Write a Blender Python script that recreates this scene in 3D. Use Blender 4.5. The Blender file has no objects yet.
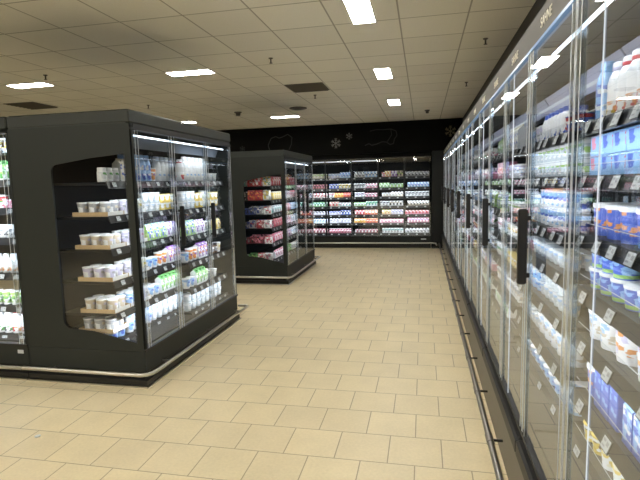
import bpy, math, random
from mathutils import Vector, Matrix
random.seed(7)
C = bpy.context.scene.collection
PI = math.pi
H_CEIL = 2.92

# ------------------------------------------------------------------ materials
MATS = {}
def nt_new(name):
    m = bpy.data.materials.new(name); m.use_nodes = True
    nt = m.node_tree; nt.nodes.clear()
    return m, nt, nt.nodes.new('ShaderNodeOutputMaterial')
def N(nt, t, **kw):
    n = nt.nodes.new(t)
    for k, v in kw.items(): setattr(n, k, v)
    return n
def pbr(name, col, rough=.5, metal=0., spec=.5, noise=0., nscale=30., bump=0.):
    if name in MATS: return MATS[name]
    m, nt, out = nt_new(name)
    b = N(nt, 'ShaderNodeBsdfPrincipled')
    b.inputs['Base Color'].default_value = (*col, 1)
    b.inputs['Roughness'].default_value = rough
    b.inputs['Metallic'].default_value = metal
    b.inputs['Specular IOR Level'].default_value = spec
    tc = N(nt, 'ShaderNodeTexCoord'); no = N(nt, 'ShaderNodeTexNoise')
    no.inputs['Scale'].default_value = nscale; no.inputs['Detail'].default_value = 3
    nt.links.new(tc.outputs['Object'], no.inputs['Vector'])
    mr = N(nt, 'ShaderNodeMapRange')
    mr.inputs['To Min'].default_value = 1 - max(noise, .02); mr.inputs['To Max'].default_value = 1 + max(noise, .02)
    nt.links.new(no.outputs['Fac'], mr.inputs['Value'])
    mx = N(nt, 'ShaderNodeMix', data_type='RGBA', blend_type='MULTIPLY')
    mx.inputs['Factor'].default_value = 1; mx.inputs['A'].default_value = (*col, 1)
    nt.links.new(mr.outputs['Result'], mx.inputs['B'])
    nt.links.new(mx.outputs['Result'], b.inputs['Base Color'])
    if bump:
        bp = N(nt, 'ShaderNodeBump'); bp.inputs['Strength'].default_value = bump; bp.inputs['Distance'].default_value = .002
        nt.links.new(no.outputs['Fac'], bp.inputs['Height']); nt.links.new(bp.outputs['Normal'], b.inputs['Normal'])
    nt.links.new(b.outputs[0], out.inputs[0])
    MATS[name] = m; return m
def emit(name, col, s):
    m, nt, out = nt_new(name)
    e = N(nt, 'ShaderNodeEmission'); e.inputs[0].default_value = (*col, 1); e.inputs[1].default_value = s
    nt.links.new(e.outputs[0], out.inputs[0]); MATS[name] = m; return m
def glass(name, f0, power, tint=(1, 1, 1), gain=1.0):
    m, nt, out = nt_new(name)
    lw = N(nt, 'ShaderNodeLayerWeight'); lw.inputs['Blend'].default_value = .5
    pw = N(nt, 'ShaderNodeMath', operation='POWER'); pw.inputs[1].default_value = power
    nt.links.new(lw.outputs['Facing'], pw.inputs[0])
    mr = N(nt, 'ShaderNodeMapRange'); mr.inputs['To Min'].default_value = f0; mr.inputs['To Max'].default_value = gain
    nt.links.new(pw.outputs[0], mr.inputs['Value'])
    tr = N(nt, 'ShaderNodeBsdfTransparent'); tr.inputs[0].default_value = (*tint, 1)
    gl = N(nt, 'ShaderNodeBsdfGlossy'); gl.inputs['Roughness'].default_value = .0; gl.inputs['Color'].default_value = (.95, .97, 1, 1)
    mx = N(nt, 'ShaderNodeMixShader')
    nt.links.new(mr.outputs[0], mx.inputs[0]); nt.links.new(tr.outputs[0], mx.inputs[1]); nt.links.new(gl.outputs[0], mx.inputs[2])
    nt.links.new(mx.outputs[0], out.inputs[0]); MATS[name] = m; return m
def printed(base, a1, a2, scale=38.):
    key = 'print_%s_%s_%s' % (base, a1, a2)
    if key in MATS: return MATS[key]
    m, nt, out = nt_new(key)
    b = N(nt, 'ShaderNodeBsdfPrincipled'); b.inputs['Roughness'].default_value = .38
    tc = N(nt, 'ShaderNodeTexCoord')
    mp = N(nt, 'ShaderNodeMapping'); mp.inputs['Scale'].default_value = (1.0, .4, 1.5)
    nt.links.new(tc.outputs['Object'], mp.inputs[0])
    vo = N(nt, 'ShaderNodeTexVoronoi', distance='CHEBYCHEV'); vo.inputs['Scale'].default_value = scale
    nt.links.new(mp.outputs[0], vo.inputs['Vector'])
    sp = N(nt, 'ShaderNodeSeparateColor'); nt.links.new(vo.outputs['Color'], sp.inputs[0])
    cr = N(nt, 'ShaderNodeValToRGB'); cr.color_ramp.interpolation = 'CONSTANT'
    e = cr.color_ramp.elements
    e[0].position = 0; e[0].color = (*COL[base], 1)
    e[1].position = .48; e[1].color = (*COL[a1], 1)
    x = e.new(.78); x.color = (*COL[a2], 1)
    nt.links.new(sp.outputs[0], cr.inputs[0]); nt.links.new(cr.outputs[0], b.inputs['Base Color'])
    nt.links.new(b.outputs[0], out.inputs[0]); MATS[key] = m; return m
COL = dict(white=(.80, .81, .82), cream=(.78, .72, .55), lilac=(.55, .52, .72), blue=(.05, .13, .62), lightblue=(.25, .50, .85),
           navy=(.02, .05, .25), red=(.62, .03, .04), pink=(.72, .22, .34), orange=(.80, .28, .03), yellow=(.80, .58, .05),
           green=(.10, .38, .09), lime=(.35, .60, .12), teal=(.06, .36, .34), grey=(.35, .36, .38), dark=(.03, .03, .035),
           brown=(.20, .10, .05), purple=(.25, .07, .42), beige=(.60, .50, .36), silver=(.6, .62, .65), clear=(.5, .56, .6),
           darkred=(.30, .03, .06))
for _k, _c in list(COL.items()):
    _g = sum(_c) / 3; COL[_k] = tuple(.82 * x + .18 * _g for x in _c)
def flat(c): return pbr('plastic_' + c, COL[c], .36, noise=.03)
M_anth = pbr('anthracite_sheet', (.022, .0255, .0235), .5, spec=.28, noise=.05, nscale=3)
M_anth2 = pbr('grey_cap_sheet', (.033, .037, .034), .5, spec=.3, noise=.05, nscale=3)
M_black = pbr('black_plastic', (.008, .008, .008), .45)
M_fascia = pbr('black_fascia_paint', (.003, .003, .0026), .85, spec=.15)
M_back = pbr('case_interior_grey', (.005, .006, .0075), .6, spec=.08)
M_backw = pbr('case_interior_right', (.014, .015, .017), .5, spec=.15)
M_shelf = pbr('shelf_steel', (.010, .011, .012), .5, spec=.15)
M_shelfl = pbr('shelf_steel_light', (.028, .027, .025), .4)
M_rail = pbr('price_rail_plastic', (.022, .023, .026), .3)
M_alu = pbr('brushed_aluminium', (.62, .60, .56), .32, metal=1., noise=.06, nscale=60)
M_alud = pbr('dull_aluminium', (.30, .29, .27), .35, metal=1., noise=.06, nscale=60)
M_kick = pbr('kick_plate_steel', (.16, .145, .115), .4, metal=.0, noise=.08, nscale=8)
M_tag = pbr('paper_tag', (.58, .61, .62), .4)
M_tagf = pbr('tag_frame', (.02, .02, .02), .3)
M_card = pbr('brown_cardboard', (.50, .36, .20), .8, noise=.08, nscale=20)
M_cardw = pbr('white_cardboard', (.7, .68, .64), .7, noise=.04)
M_duct = pbr('lavender_duct_panel', (.55, .57, .72), .4)
M_ductg = pbr('grey_duct_panel', (.10, .115, .14), .45)
M_decal = pbr('faded_white_decal', (.18, .18, .17), .8)
M_decal2 = pbr('dim_grey_decal', (.016, .016, .015), .8)
M_decal3 = pbr('ochre_decal', (.13, .105, .05), .8)
M_text = pbr('white_lettering', (.75, .72, .62), .6)
M_blue = pbr('blue_edge_film', (.08, .25, .55), .3)
M_vent = pbr('brown_vent_panel', (.085, .075, .06), .7)
M_cfit = pbr('ceiling_fitting_metal', (.12, .11, .10), .4, metal=.6)
M_frame = pbr('lamp_frame_white', (.7, .68, .62), .5)
M_riser = glass('riser_plastic', .015, 4.0, (.97, .98, .99), .25)
M_stile = glass('clear_stile', .16, 2.2, (.86, .9, .93), .75)
M_glass = glass('door_glass_aisle', .06, 3.4, (.95, .97, .99), .88)
M_glass2 = glass('door_glass_island', .09, 3.6, (.93, .95, .96), .9)
M_line = pbr('pale_edge_line', (.55, .58, .6), .3)
M_led = emit('led_tube_white', (.86, .93, 1), 4)
M_ledd = emit('led_tube_soft', (.86, .93, 1), .8)
M_edge = emit('lit_door_edge', (.9, .96, 1), .8)
M_panel = emit('ceiling_light_diffuser', (1, .965, .88), 72)

# ------------------------------------------------------------------ mesh builder
class MB:
    def __init__(s): s.v = []; s.f = []; s.m = []; s.mats = []
    def slot(s, mat):
        if mat not in s.mats: s.mats.append(mat)
        return s.mats.index(mat)
    def poly(s, pts, mat):
        b = len(s.v); s.v += [tuple(p) for p in pts]; s.f.append(tuple(range(b, b + len(pts)))); s.m.append(s.slot(mat))
    def box(s, x0, x1, y0, y1, z0, z1, mat, front=None, top=None, ch=0.):
        b = len(s.v); k = s.slot(mat)
        if ch <= 0:
            s.v += [(x0, y0, z0), (x1, y0, z0), (x1, y1, z0), (x0, y1, z0), (x0, y0, z1), (x1, y0, z1), (x1, y1, z1), (x0, y1, z1)]
            for q, t in (((0, 3, 2, 1), k), ((4, 5, 6, 7), s.slot(top) if top else k), ((0, 1, 5, 4), s.slot(front) if front else k), ((1, 2, 6, 5), k), ((2, 3, 7, 6), k), ((3, 0, 4, 7), k)):
                s.f.append(tuple(b + i for i in q)); s.m.append(t)
        else:   # chamfered vertical and horizontal edges
            rings = []
            for z, i in ((z0, ch), (z0 + ch, 0), (z1 - ch, 0), (z1, ch)):
                a0, a1, b0, b1 = x0 + i, x1 - i, y0 + i, y1 - i
                c = ch * .8
                rings.append([(a0 + c, b0, z), (a1 - c, b0, z), (a1, b0 + c, z), (a1, b1 - c, z), (a1 - c, b1, z), (a0 + c, b1, z), (a0, b1 - c, z), (a0, b0 + c, z)])
            for r in rings: s.v += r
            for j in range(3):
                for i in range(8):
                    i2 = (i + 1) % 8
                    s.f.append((b + j * 8 + i, b + j * 8 + i2, b + j * 8 + 8 + i2, b + j * 8 + 8 + i))
                    s.m.append(s.slot(front) if front and i == 0 and j == 1 else k)
            s.f.append(tuple(b + i for i in reversed(range(8)))); s.m.append(k)
            s.f.append(tuple(b + 24 + i for i in range(8))); s.m.append(s.slot(top) if top else k)
    def lathe(s, prof, mats, seg=14, c=(0, 0, 0)):
        """prof: (r, z); mats[i] = material of the band from point i to i+1"""
        rows = []
        for r, z in prof:
            b = len(s.v)
            if r < 1e-6: s.v.append((c[0], c[1], c[2] + z)); rows.append([b] * seg)
            else:
                s.v += [(c[0] + r * math.cos(2 * PI * i / seg), c[1] + r * math.sin(2 * PI * i / seg), c[2] + z) for i in range(seg)]
                rows.append([b + i for i in range(seg)])
        for j in range(len(prof) - 1):
            k = s.slot(mats[j])
            for i in range(seg):
                q = [rows[j][i], rows[j][(i + 1) % seg], rows[j + 1][(i + 1) % seg], rows[j + 1][i]]
                q = list(dict.fromkeys(q))
                if len(q) > 2: s.f.append(tuple(q)); s.m.append(k)
    def tube(s, pts, r, mat, seg=10):
        pts = [Vector(p) for p in pts]; k = s.slot(mat); rows = []
        for i, p in enumerate(pts):
            d = (pts[min(i + 1, len(pts) - 1)] - pts[max(i - 1, 0)]).normalized()
            up = Vector((0, 0, 1)) if abs(d.z) < .9 else Vector((1, 0, 0))
            a = d.cross(up).normalized(); bb = d.cross(a)
            b = len(s.v); s.v += [tuple(p + r * (a * math.cos(2 * PI * j / seg) + bb * math.sin(2 * PI * j / seg))) for j in range(seg)]
            rows.append(b)
        for i in range(len(pts) - 1):
            for j in range(seg):
                j2 = (j + 1) % seg
                s.f.append((rows[i] + j, rows[i] + j2, rows[i + 1] + j2, rows[i + 1] + j)); s.m.append(k)
        s.f.append(tuple(rows[0] + j for j in reversed(range(seg)))); s.m.append(k)
        s.f.append(tuple(rows[-1] + j for j in range(seg))); s.m.append(k)
    def prism(s, pts, axis, a0, a1, mat, mat_side=None):
        """pts 2-D outline; axis 'x','y','z' extruded from a0 to a1"""
        def P(p, a): return {'x': (a, p[0], p[1]), 'y': (p[0], a, p[1]), 'z': (p[0], p[1], a)}[axis]
        b = len(s.v); n = len(pts)
        s.v += [P(p, a0) for p in pts] + [P(p, a1) for p in pts]
        k = s.slot(mat); k2 = s.slot(mat_side or mat)
        s.f.append(tuple(b + i for i in range(n))); s.m.append(k)
        s.f.append(tuple(b + n + i for i in reversed(range(n)))); s.m.append(k)
        for i in range(n):
            j = (i + 1) % n
            s.f.append((b + i, b + n + i, b + n + j, b + j)); s.m.append(k2)
    def mesh(s, name, smooth=False, recalc=True):
        me = bpy.data.meshes.new(name); me.from_pydata(s.v, [], s.f)
        for m in s.mats: me.materials.append(m)
        me.polygons.foreach_set('material_index', s.m)
        if recalc:
            import bmesh
            bm = bmesh.new(); bm.from_mesh(me)
            bmesh.ops.recalc_face_normals(bm, faces=bm.faces); bm.to_mesh(me); bm.free()
        if smooth:
            me.polygons.foreach_set('use_smooth', [True] * len(me.polygons))
            try: me.set_sharp_from_angle(angle=math.radians(38))
            except Exception: pass
        me.update(); return me
    def build(s, name, parent=None, smooth=False, recalc=True):
        o = bpy.data.objects.new(name, s.mesh(name, smooth, recalc)); C.objects.link(o)
        if parent is not None: o.parent = parent
        return o
def tag(o, label=None, cat=None, group=None, kind=None):
    if label:
        o['label'] = label
    if cat: o['category'] = cat
    if group: o['group'] = group
    if kind: o['kind'] = kind
    return o
def empty(name, loc, rz=0):
    o = bpy.data.objects.new(name, None); C.objects.link(o)
    o.location = loc; o.rotation_euler = (0, 0, rz); o.empty_display_size = .1
    return o
def struct(name, mb, **k):
    return tag(mb.build(name, **k), kind='structure')
def shape_with_hole(outer, inner, to3, th, mat, name, parent):
    """panel with an opening, thickness th along the third axis"""
    import bmesh
    bm = bmesh.new()
    def loop(pts):
        vs = [bm.verts.new(to3(p, 0)) for p in pts]
        return vs, [bm.edges.new((vs[i], vs[(i + 1) % len(vs)])) for i in range(len(vs))]
    vo, eo = loop(outer); vi, ei = loop(inner)
    bmesh.ops.triangle_fill(bm, use_beauty=True, use_dissolve=False, edges=eo + ei)
    geom = bm.faces[:]
    r = bmesh.ops.extrude_face_region(bm, geom=geom)
    d = Vector(to3((0, 0), th)) - Vector(to3((0, 0), 0))
    for v in r['geom']:
        if isinstance(v, bmesh.types.BMVert): v.co += d
    bmesh.ops.recalc_face_normals(bm, faces=bm.faces)
    me = bpy.data.meshes.new(name); bm.to_mesh(me); bm.free(); me.materials.append(mat)
    o = bpy.data.objects.new(name, me); C.objects.link(o); o.parent = parent
    return o
def area_light(name, loc, rot, sx, sy, power, col):
    l = bpy.data.lights.new(name, 'AREA'); l.shape = 'RECTANGLE'; l.size = sx; l.size_y = sy; l.energy = power; l.color = col; l.spread = math.radians(130)
    o = bpy.data.objects.new(name, l); C.objects.link(o); o.matrix_world = Matrix.Translation(loc) @ rot
    return o

# ------------------------------------------------------------------ room shell
def floor_material():
    m, nt, out = nt_new('beige_floor_tiles')
    tc = N(nt, 'ShaderNodeTexCoord')
    mp = N(nt, 'ShaderNodeMapping'); mp.inputs['Location'].default_value = (.046, -2.545, 0)
    nt.links.new(tc.outputs['Object'], mp.inputs[0])
    br = N(nt, 'ShaderNodeTexBrick')
    br.offset = .5; br.offset_frequency = 2; br.squash = 1
    for k, v in (('Scale', 1), ('Mortar Size', .0034), ('Mortar Smooth', .15), ('Bias', 0), ('Brick Width', .3), ('Row Height', .3)): br.inputs[k].default_value = v
    br.inputs['Color1'].default_value = (.68, .585, .385, 1); br.inputs['Color2'].default_value = (.64, .55, .365, 1); br.inputs['Mortar'].default_value = (.33, .28, .19, 1)
    nt.links.new(mp.outputs[0], br.inputs['Vector'])
    no = N(nt, 'ShaderNodeTexNoise'); no.inputs['Scale'].default_value = 60; no.inputs['Detail'].default_value = 5
    nt.links.new(tc.outputs['Object'], no.inputs['Vector'])
    n2 = N(nt, 'ShaderNodeTexNoise'); n2.inputs['Scale'].default_value = 4; n2.inputs['Detail'].default_value = 4
    nt.links.new(tc.outputs['Object'], n2.inputs['Vector'])
    ad = N(nt, 'ShaderNodeMath', operation='ADD'); nt.links.new(no.outputs['Fac'], ad.inputs[0]); nt.links.new(n2.outputs['Fac'], ad.inputs[1])
    mr = N(nt, 'ShaderNodeMapRange'); mr.inputs['From Min'].default_value = .5; mr.inputs['From Max'].default_value = 1.5; mr.inputs['To Min'].default_value = .87; mr.inputs['To Max'].default_value = 1.1
    nt.links.new(ad.outputs[0], mr.inputs['Value'])
    mx = N(nt, 'ShaderNodeMix', data_type='RGBA', blend_type='MULTIPLY'); mx.inputs['Factor'].default_value = 1
    nt.links.new(br.outputs['Color'], mx.inputs['A']); nt.links.new(mr.outputs['Result'], mx.inputs['B'])
    b = N(nt, 'ShaderNodeBsdfPrincipled'); nt.links.new(mx.outputs['Result'], b.inputs['Base Color'])
    b.inputs['Roughness'].default_value = .42; b.inputs['Specular IOR Level'].default_value = .35
    bp = N(nt, 'ShaderNodeBump'); bp.inputs['Strength'].default_value = .35; bp.inputs['Distance'].default_value = .002; bp.invert = True
    nt.links.new(br.outputs['Fac'], bp.inputs['Height']); nt.links.new(bp.outputs['Normal'], b.inputs['Normal'])
    nt.links.new(b.outputs[0], out.inputs[0]); return m
def ceiling_material():
    m, nt, out = nt_new('beige_ceiling_tiles')
    tc = N(nt, 'ShaderNodeTexCoord')
    mp = N(nt, 'ShaderNodeMapping'); mp.inputs['Location'].default_value = (.195, -3.77, 0)
    nt.links.new(tc.outputs['Object'], mp.inputs[0])
    br = N(nt, 'ShaderNodeTexBrick'); br.offset = 0; br.squash = 1
    for k, v in (('Scale', 1), ('Mortar Size', .0085), ('Mortar Smooth', .4), ('Bias', 0), ('Brick Width', .565), ('Row Height', .582)): br.inputs[k].default_value = v
    br.inputs['Color1'].default_value = (.83, .81, .74, 1); br.inputs['Color2'].default_value = (.78, .76, .695, 1); br.inputs['Mortar'].default_value = (.40, .385, .34, 1)
    nt.links.new(mp.outputs[0], br.inputs['Vector'])
    no = N(nt, 'ShaderNodeTexNoise'); no.inputs['Scale'].default_value = 120; no.inputs['Detail'].default_value = 3
    nt.links.new(tc.outputs['Object'], no.inputs['Vector'])
    mr = N(nt, 'ShaderNodeMapRange'); mr.inputs['To Min'].default_value = .93; mr.inputs['To Max'].default_value = 1.07
    nt.links.new(no.outputs['Fac'], mr.inputs['Value'])
    mx = N(nt, 'ShaderNodeMix', data_type='RGBA', blend_type='MULTIPLY'); mx.inputs['Factor'].default_value = 1
    nt.links.new(br.outputs['Color'], mx.inputs['A']); nt.links.new(mr.outputs['Result'], mx.inputs['B'])
    b = N(nt, 'ShaderNodeBsdfPrincipled'); b.inputs['Roughness'].default_value = .85
    nt.links.new(mx.outputs['Result'], b.inputs['Base Color']); nt.links.new(b.outputs[0], out.inputs[0]); return m
def slab(name, x0, x1, y0, y1, z0, z1, mat):
    m = MB(); m.box(x0, x1, y0, y1, z0, z1, mat); return struct(name, m)
M_wall = pbr('dark_wall_paint', (.12, .11, .095), .8)
slab('floor', -9, 1.35, -13, 12.45, -.1, 0, floor_material())
slab('ceiling', -9, 1.35, -13, 12.45, H_CEIL, H_CEIL + .1, ceiling_material())
slab('wall_back', -9, 1.35, 12.45, 12.55, 0, H_CEIL, M_fascia)
slab('wall_left', -9.1, -9, -13, 12.45, 0, H_CEIL, M_wall)
slab('wall_right', 1.35, 1.45, -13, 12.45, 0, H_CEIL, M_wall)
slab('wall_front', -9, 1.35, -13.1, -13, 0, H_CEIL, M_wall)
slab('trim_1', -9, 1.34, 11.40, 11.60, 2.22, H_CEIL - .002, M_fascia)          # black fascia over the back cases
m = MB(); m.box(.20, .45, 11.40, 11.9, 0, 2.219, pbr('charcoal_column', (.013, .014, .012), .6, spec=.25)); struct('trim_2', m)
slab('trim_3', .86, 1.345, -4, 11.395, 2.26, H_CEIL - .002, pbr('dark_bulkhead', (.05, .047, .04), .8))   # bulkhead above the aisle coolers
slab('trim_4', .46, 1.34, 11.40, 11.9, 0, 2.219, M_fascia)

# ------------------------------------------------------------------ ceiling fittings
def ceil_light(cx, cy, sx, sy, label):
    t = empty('ceiling_light', (cx, cy, H_CEIL)); tag(t, label, 'ceiling light', 'recessed ceiling light panels')
    f = MB(); fr = .012
    for a in ((-sx / 2 - fr, -sx / 2, -sy / 2 - fr, sy / 2 + fr), (sx / 2, sx / 2 + fr, -sy / 2 - fr, sy / 2 + fr), (-sx / 2, sx / 2, -sy / 2 - fr, -sy / 2), (-sx / 2, sx / 2, sy / 2, sy / 2 + fr)):
        f.box(*a, -.01, -.001, M_frame)
    f.build('frame', t)
    d = MB(); d.box(-sx / 2, sx / 2, -sy / 2, sy / 2, -.008, -.002, M_panel); d.build('diffuser', t)
LT = [(-.49, 4.06, .185, .58, 'long ceiling light panel cut by the top edge of the photo'),
      (-.49, 6.39, .185, .58, 'ceiling light panel over the aisle, second towards the back wall'),
      (-.49, 8.71, .185, .58, 'small bright ceiling light panel over the aisle, closest to the back wall'),
      (-2.74, 5.59, .54, .2, 'wide ceiling light panel above and beyond the near island case'),
      (-5.0, 5.59, .54, .2, 'wide ceiling light panel beside the sprinkler above the head-end case'),
      (-2.74, 9.72, .54, .2, 'thin ceiling light panel above the far island case'),
      (-5.0, 9.72, .54, .2, 'tiny distant ceiling light strip peeking over the near island case')]
for a in LT: ceil_light(*a)
for x in (-.49, -2.74, -5.0):   # rows of the same luminaires over the aisle behind the viewer
    for y, w in ((1.74, 'sixth'), (-.6, 'fifth'), (-2.93, 'fourth'), (-5.26, 'third'), (-7.59, 'second'), (-9.92, 'first')):
        row = {-.49: 'over the aisle', -2.74: 'over the near island row', -5.0: 'over the far shop side'}[x]
        ceil_light(x, y, .185 if x > -1 else .54, .58 if x > -1 else .2, 'ceiling light panel %s behind the viewer, %s from the entrance wall' % (row, w))
def vent(x, y, label):
    t = empty('ceiling_vent', (x, y, H_CEIL)); tag(t, label, 'ceiling vent')
    f = MB(); f.box(-.27, .27, -.275, .275, -.006, -.001, M_vent); f.build('backing', t)
    for i in range(7):
        s = MB(); yy = -.24 + i * .08; s.prism([(yy, -.007), (yy + .03, -.016), (yy + .034, -.014), (yy + .006, -.006)], 'x', -.25, .25, M_vent); s.build('slat', t)
vent(-1.61, 6.94, 'brown square ceiling vent in the tiles over the aisle')
vent(-6.17, 6.89, 'brown square ceiling vent above the head-end case roof')
def sprinkler(x, y, label):
    t = empty('sprinkler_head', (x, y, H_CEIL)); tag(t, label, 'sprinkler', 'sprinklers under the ceiling')
    a = MB(); a.lathe([(0, 0), (.026, 0), (.022, -.008), (.008, -.011), (.008, -.05), (0, -.05)], [M_cfit] * 5, 12); a.build('body', t, True)
    b = MB(); b.lathe([(0, -.0505), (.018, -.052), (.018, -.056), (0, -.057)], [M_cfit] * 3, 12); b.build('deflector', t, True)
for x, y, l in ((-4.41, 5.18, 'small sprinkler head next to the wide light above the head-end case'), (-1.62, 5.25, 'sprinkler head before the brown vent over the aisle'),
                (.60, 5.18, 'dark sprinkler head beside the bulkhead above the aisle coolers'), (.60, 7.34, 'sprinkler head further back beside the bulkhead over the coolers'),
                (-1.64, 7.57, 'sprinkler head just behind the brown vent over the aisle'), (-4.47, 7.51, 'tiny sprinkler head over the near island case roof')):
    sprinkler(x, y, l)
def detector(x, y, r, h, label):
    t = empty('smoke_detector', (x, y, H_CEIL)); tag(t, label, 'smoke detector')
    a = MB(); a.lathe([(0, 0), (r, 0), (r, -.012), (r * .8, -.02), (0, -.02)], [M_cfit] * 4, 16); a.build('base', t, True)
    b = MB(); b.lathe([(0, -.021), (r * .62, -.021), (r * .55, -h), (0, -h - .005)], [M_cfit] * 3, 16); b.build('sensor', t, True)
detector(-3.39, 8.79, .07, .07, 'dark round smoke detector near the thin light over the far island')
detector(-2.21, 8.73, .16, .03, 'flat round ceiling disc between the thin light and the vent')
detector(.08, 9.9, .05, .06, 'pale small detector on the ceiling before the back wall')

# ------------------------------------------------------------------ decals on the black fascia
def ribbon(mb, pts, w, y, mat):
    for i in range(len(pts) - 1):
        a, b = Vector(pts[i]), Vector(pts[i + 1]); d = (b - a)
        if d.length < 1e-6: continue
        n = Vector((-d.y, d.x)).normalized() * w / 2
        mb.poly([(a.x - n.x, y, a.y - n.y), (b.x - n.x, y, b.y - n.y), (b.x + n.x, y, b.y + n.y), (a.x + n.x, y, a.y + n.y)], mat)
def snowflake(x, z, r, mat, label):
    mb = MB(); y = 11.397
    for k in range(6):
        a = k * PI / 3 + PI / 6; ca, sa = math.cos(a), math.sin(a)
        ribbon(mb, [(x, z), (x + r * ca, z + r * sa)], r * .14, y, mat)
        for q in (.5, .78):
            for s in (-1, 1):
                b = a + s * PI / 3.2
                ribbon(mb, [(x + r * q * ca, z + r * q * sa), (x + r * q * ca + r * .32 * math.cos(b), z + r * q * sa + r * .32 * math.sin(b))], r * .11, y, mat)
    tag(mb.build('snowflake_sign', recalc=False), label, 'wall decal', 'snowflake decals on the black fascia')
snowflake(-2.0, 2.48, .115, M_decal, 'larger pale snowflake decal on black fascia above the back case')
snowflake(-1.68, 2.63, .075, M_decal, 'smaller pale snowflake decal beside the bear outline on black fascia')
snowflake(.60, 2.64, .12, M_decal3, 'ochre snowflake decal on black fascia above the dark corner')
snowflake(-4.32, 2.44, .07, M_decal2, 'dim snowflake decal on fascia over the far island case roof')
mb = MB()
bear = [(-1.32, 2.40), (-1.22, 2.44), (-1.16, 2.40), (-1.05, 2.42), (-.92, 2.47), (-.82, 2.46), (-.74, 2.40), (-.66, 2.42), (-.64, 2.52), (-.58, 2.60), (-.60, 2.70), (-.72, 2.75), (-.90, 2.74), (-1.05, 2.75), (-1.2, 2.72)]
ribbon(mb, bear, .022, 11.397, M_decal2); ribbon(mb, [(-.72, 2.75), (-.70, 2.62), (-.76, 2.53), (-.80, 2.47)], .018, 11.397, M_decal2)
tag(mb.build('bear_outline_sign', recalc=False), 'faint grey polar bear outline on the black fascia', 'wall decal')
mb = MB()
ribbon(mb, [(-3.62, 2.36), (-3.66, 2.5), (-3.58, 2.66), (-3.46, 2.7), (-3.38, 2.66), (-3.3, 2.68), (-3.16, 2.74), (-3.06, 2.66), (-3.08, 2.5), (-3.14, 2.38)], .022, 11.397, M_decal2)
tag(mb.build('animal_outline_sign', recalc=False), 'faint grey curved animal outline on fascia above the far island', 'wall decal')

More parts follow.
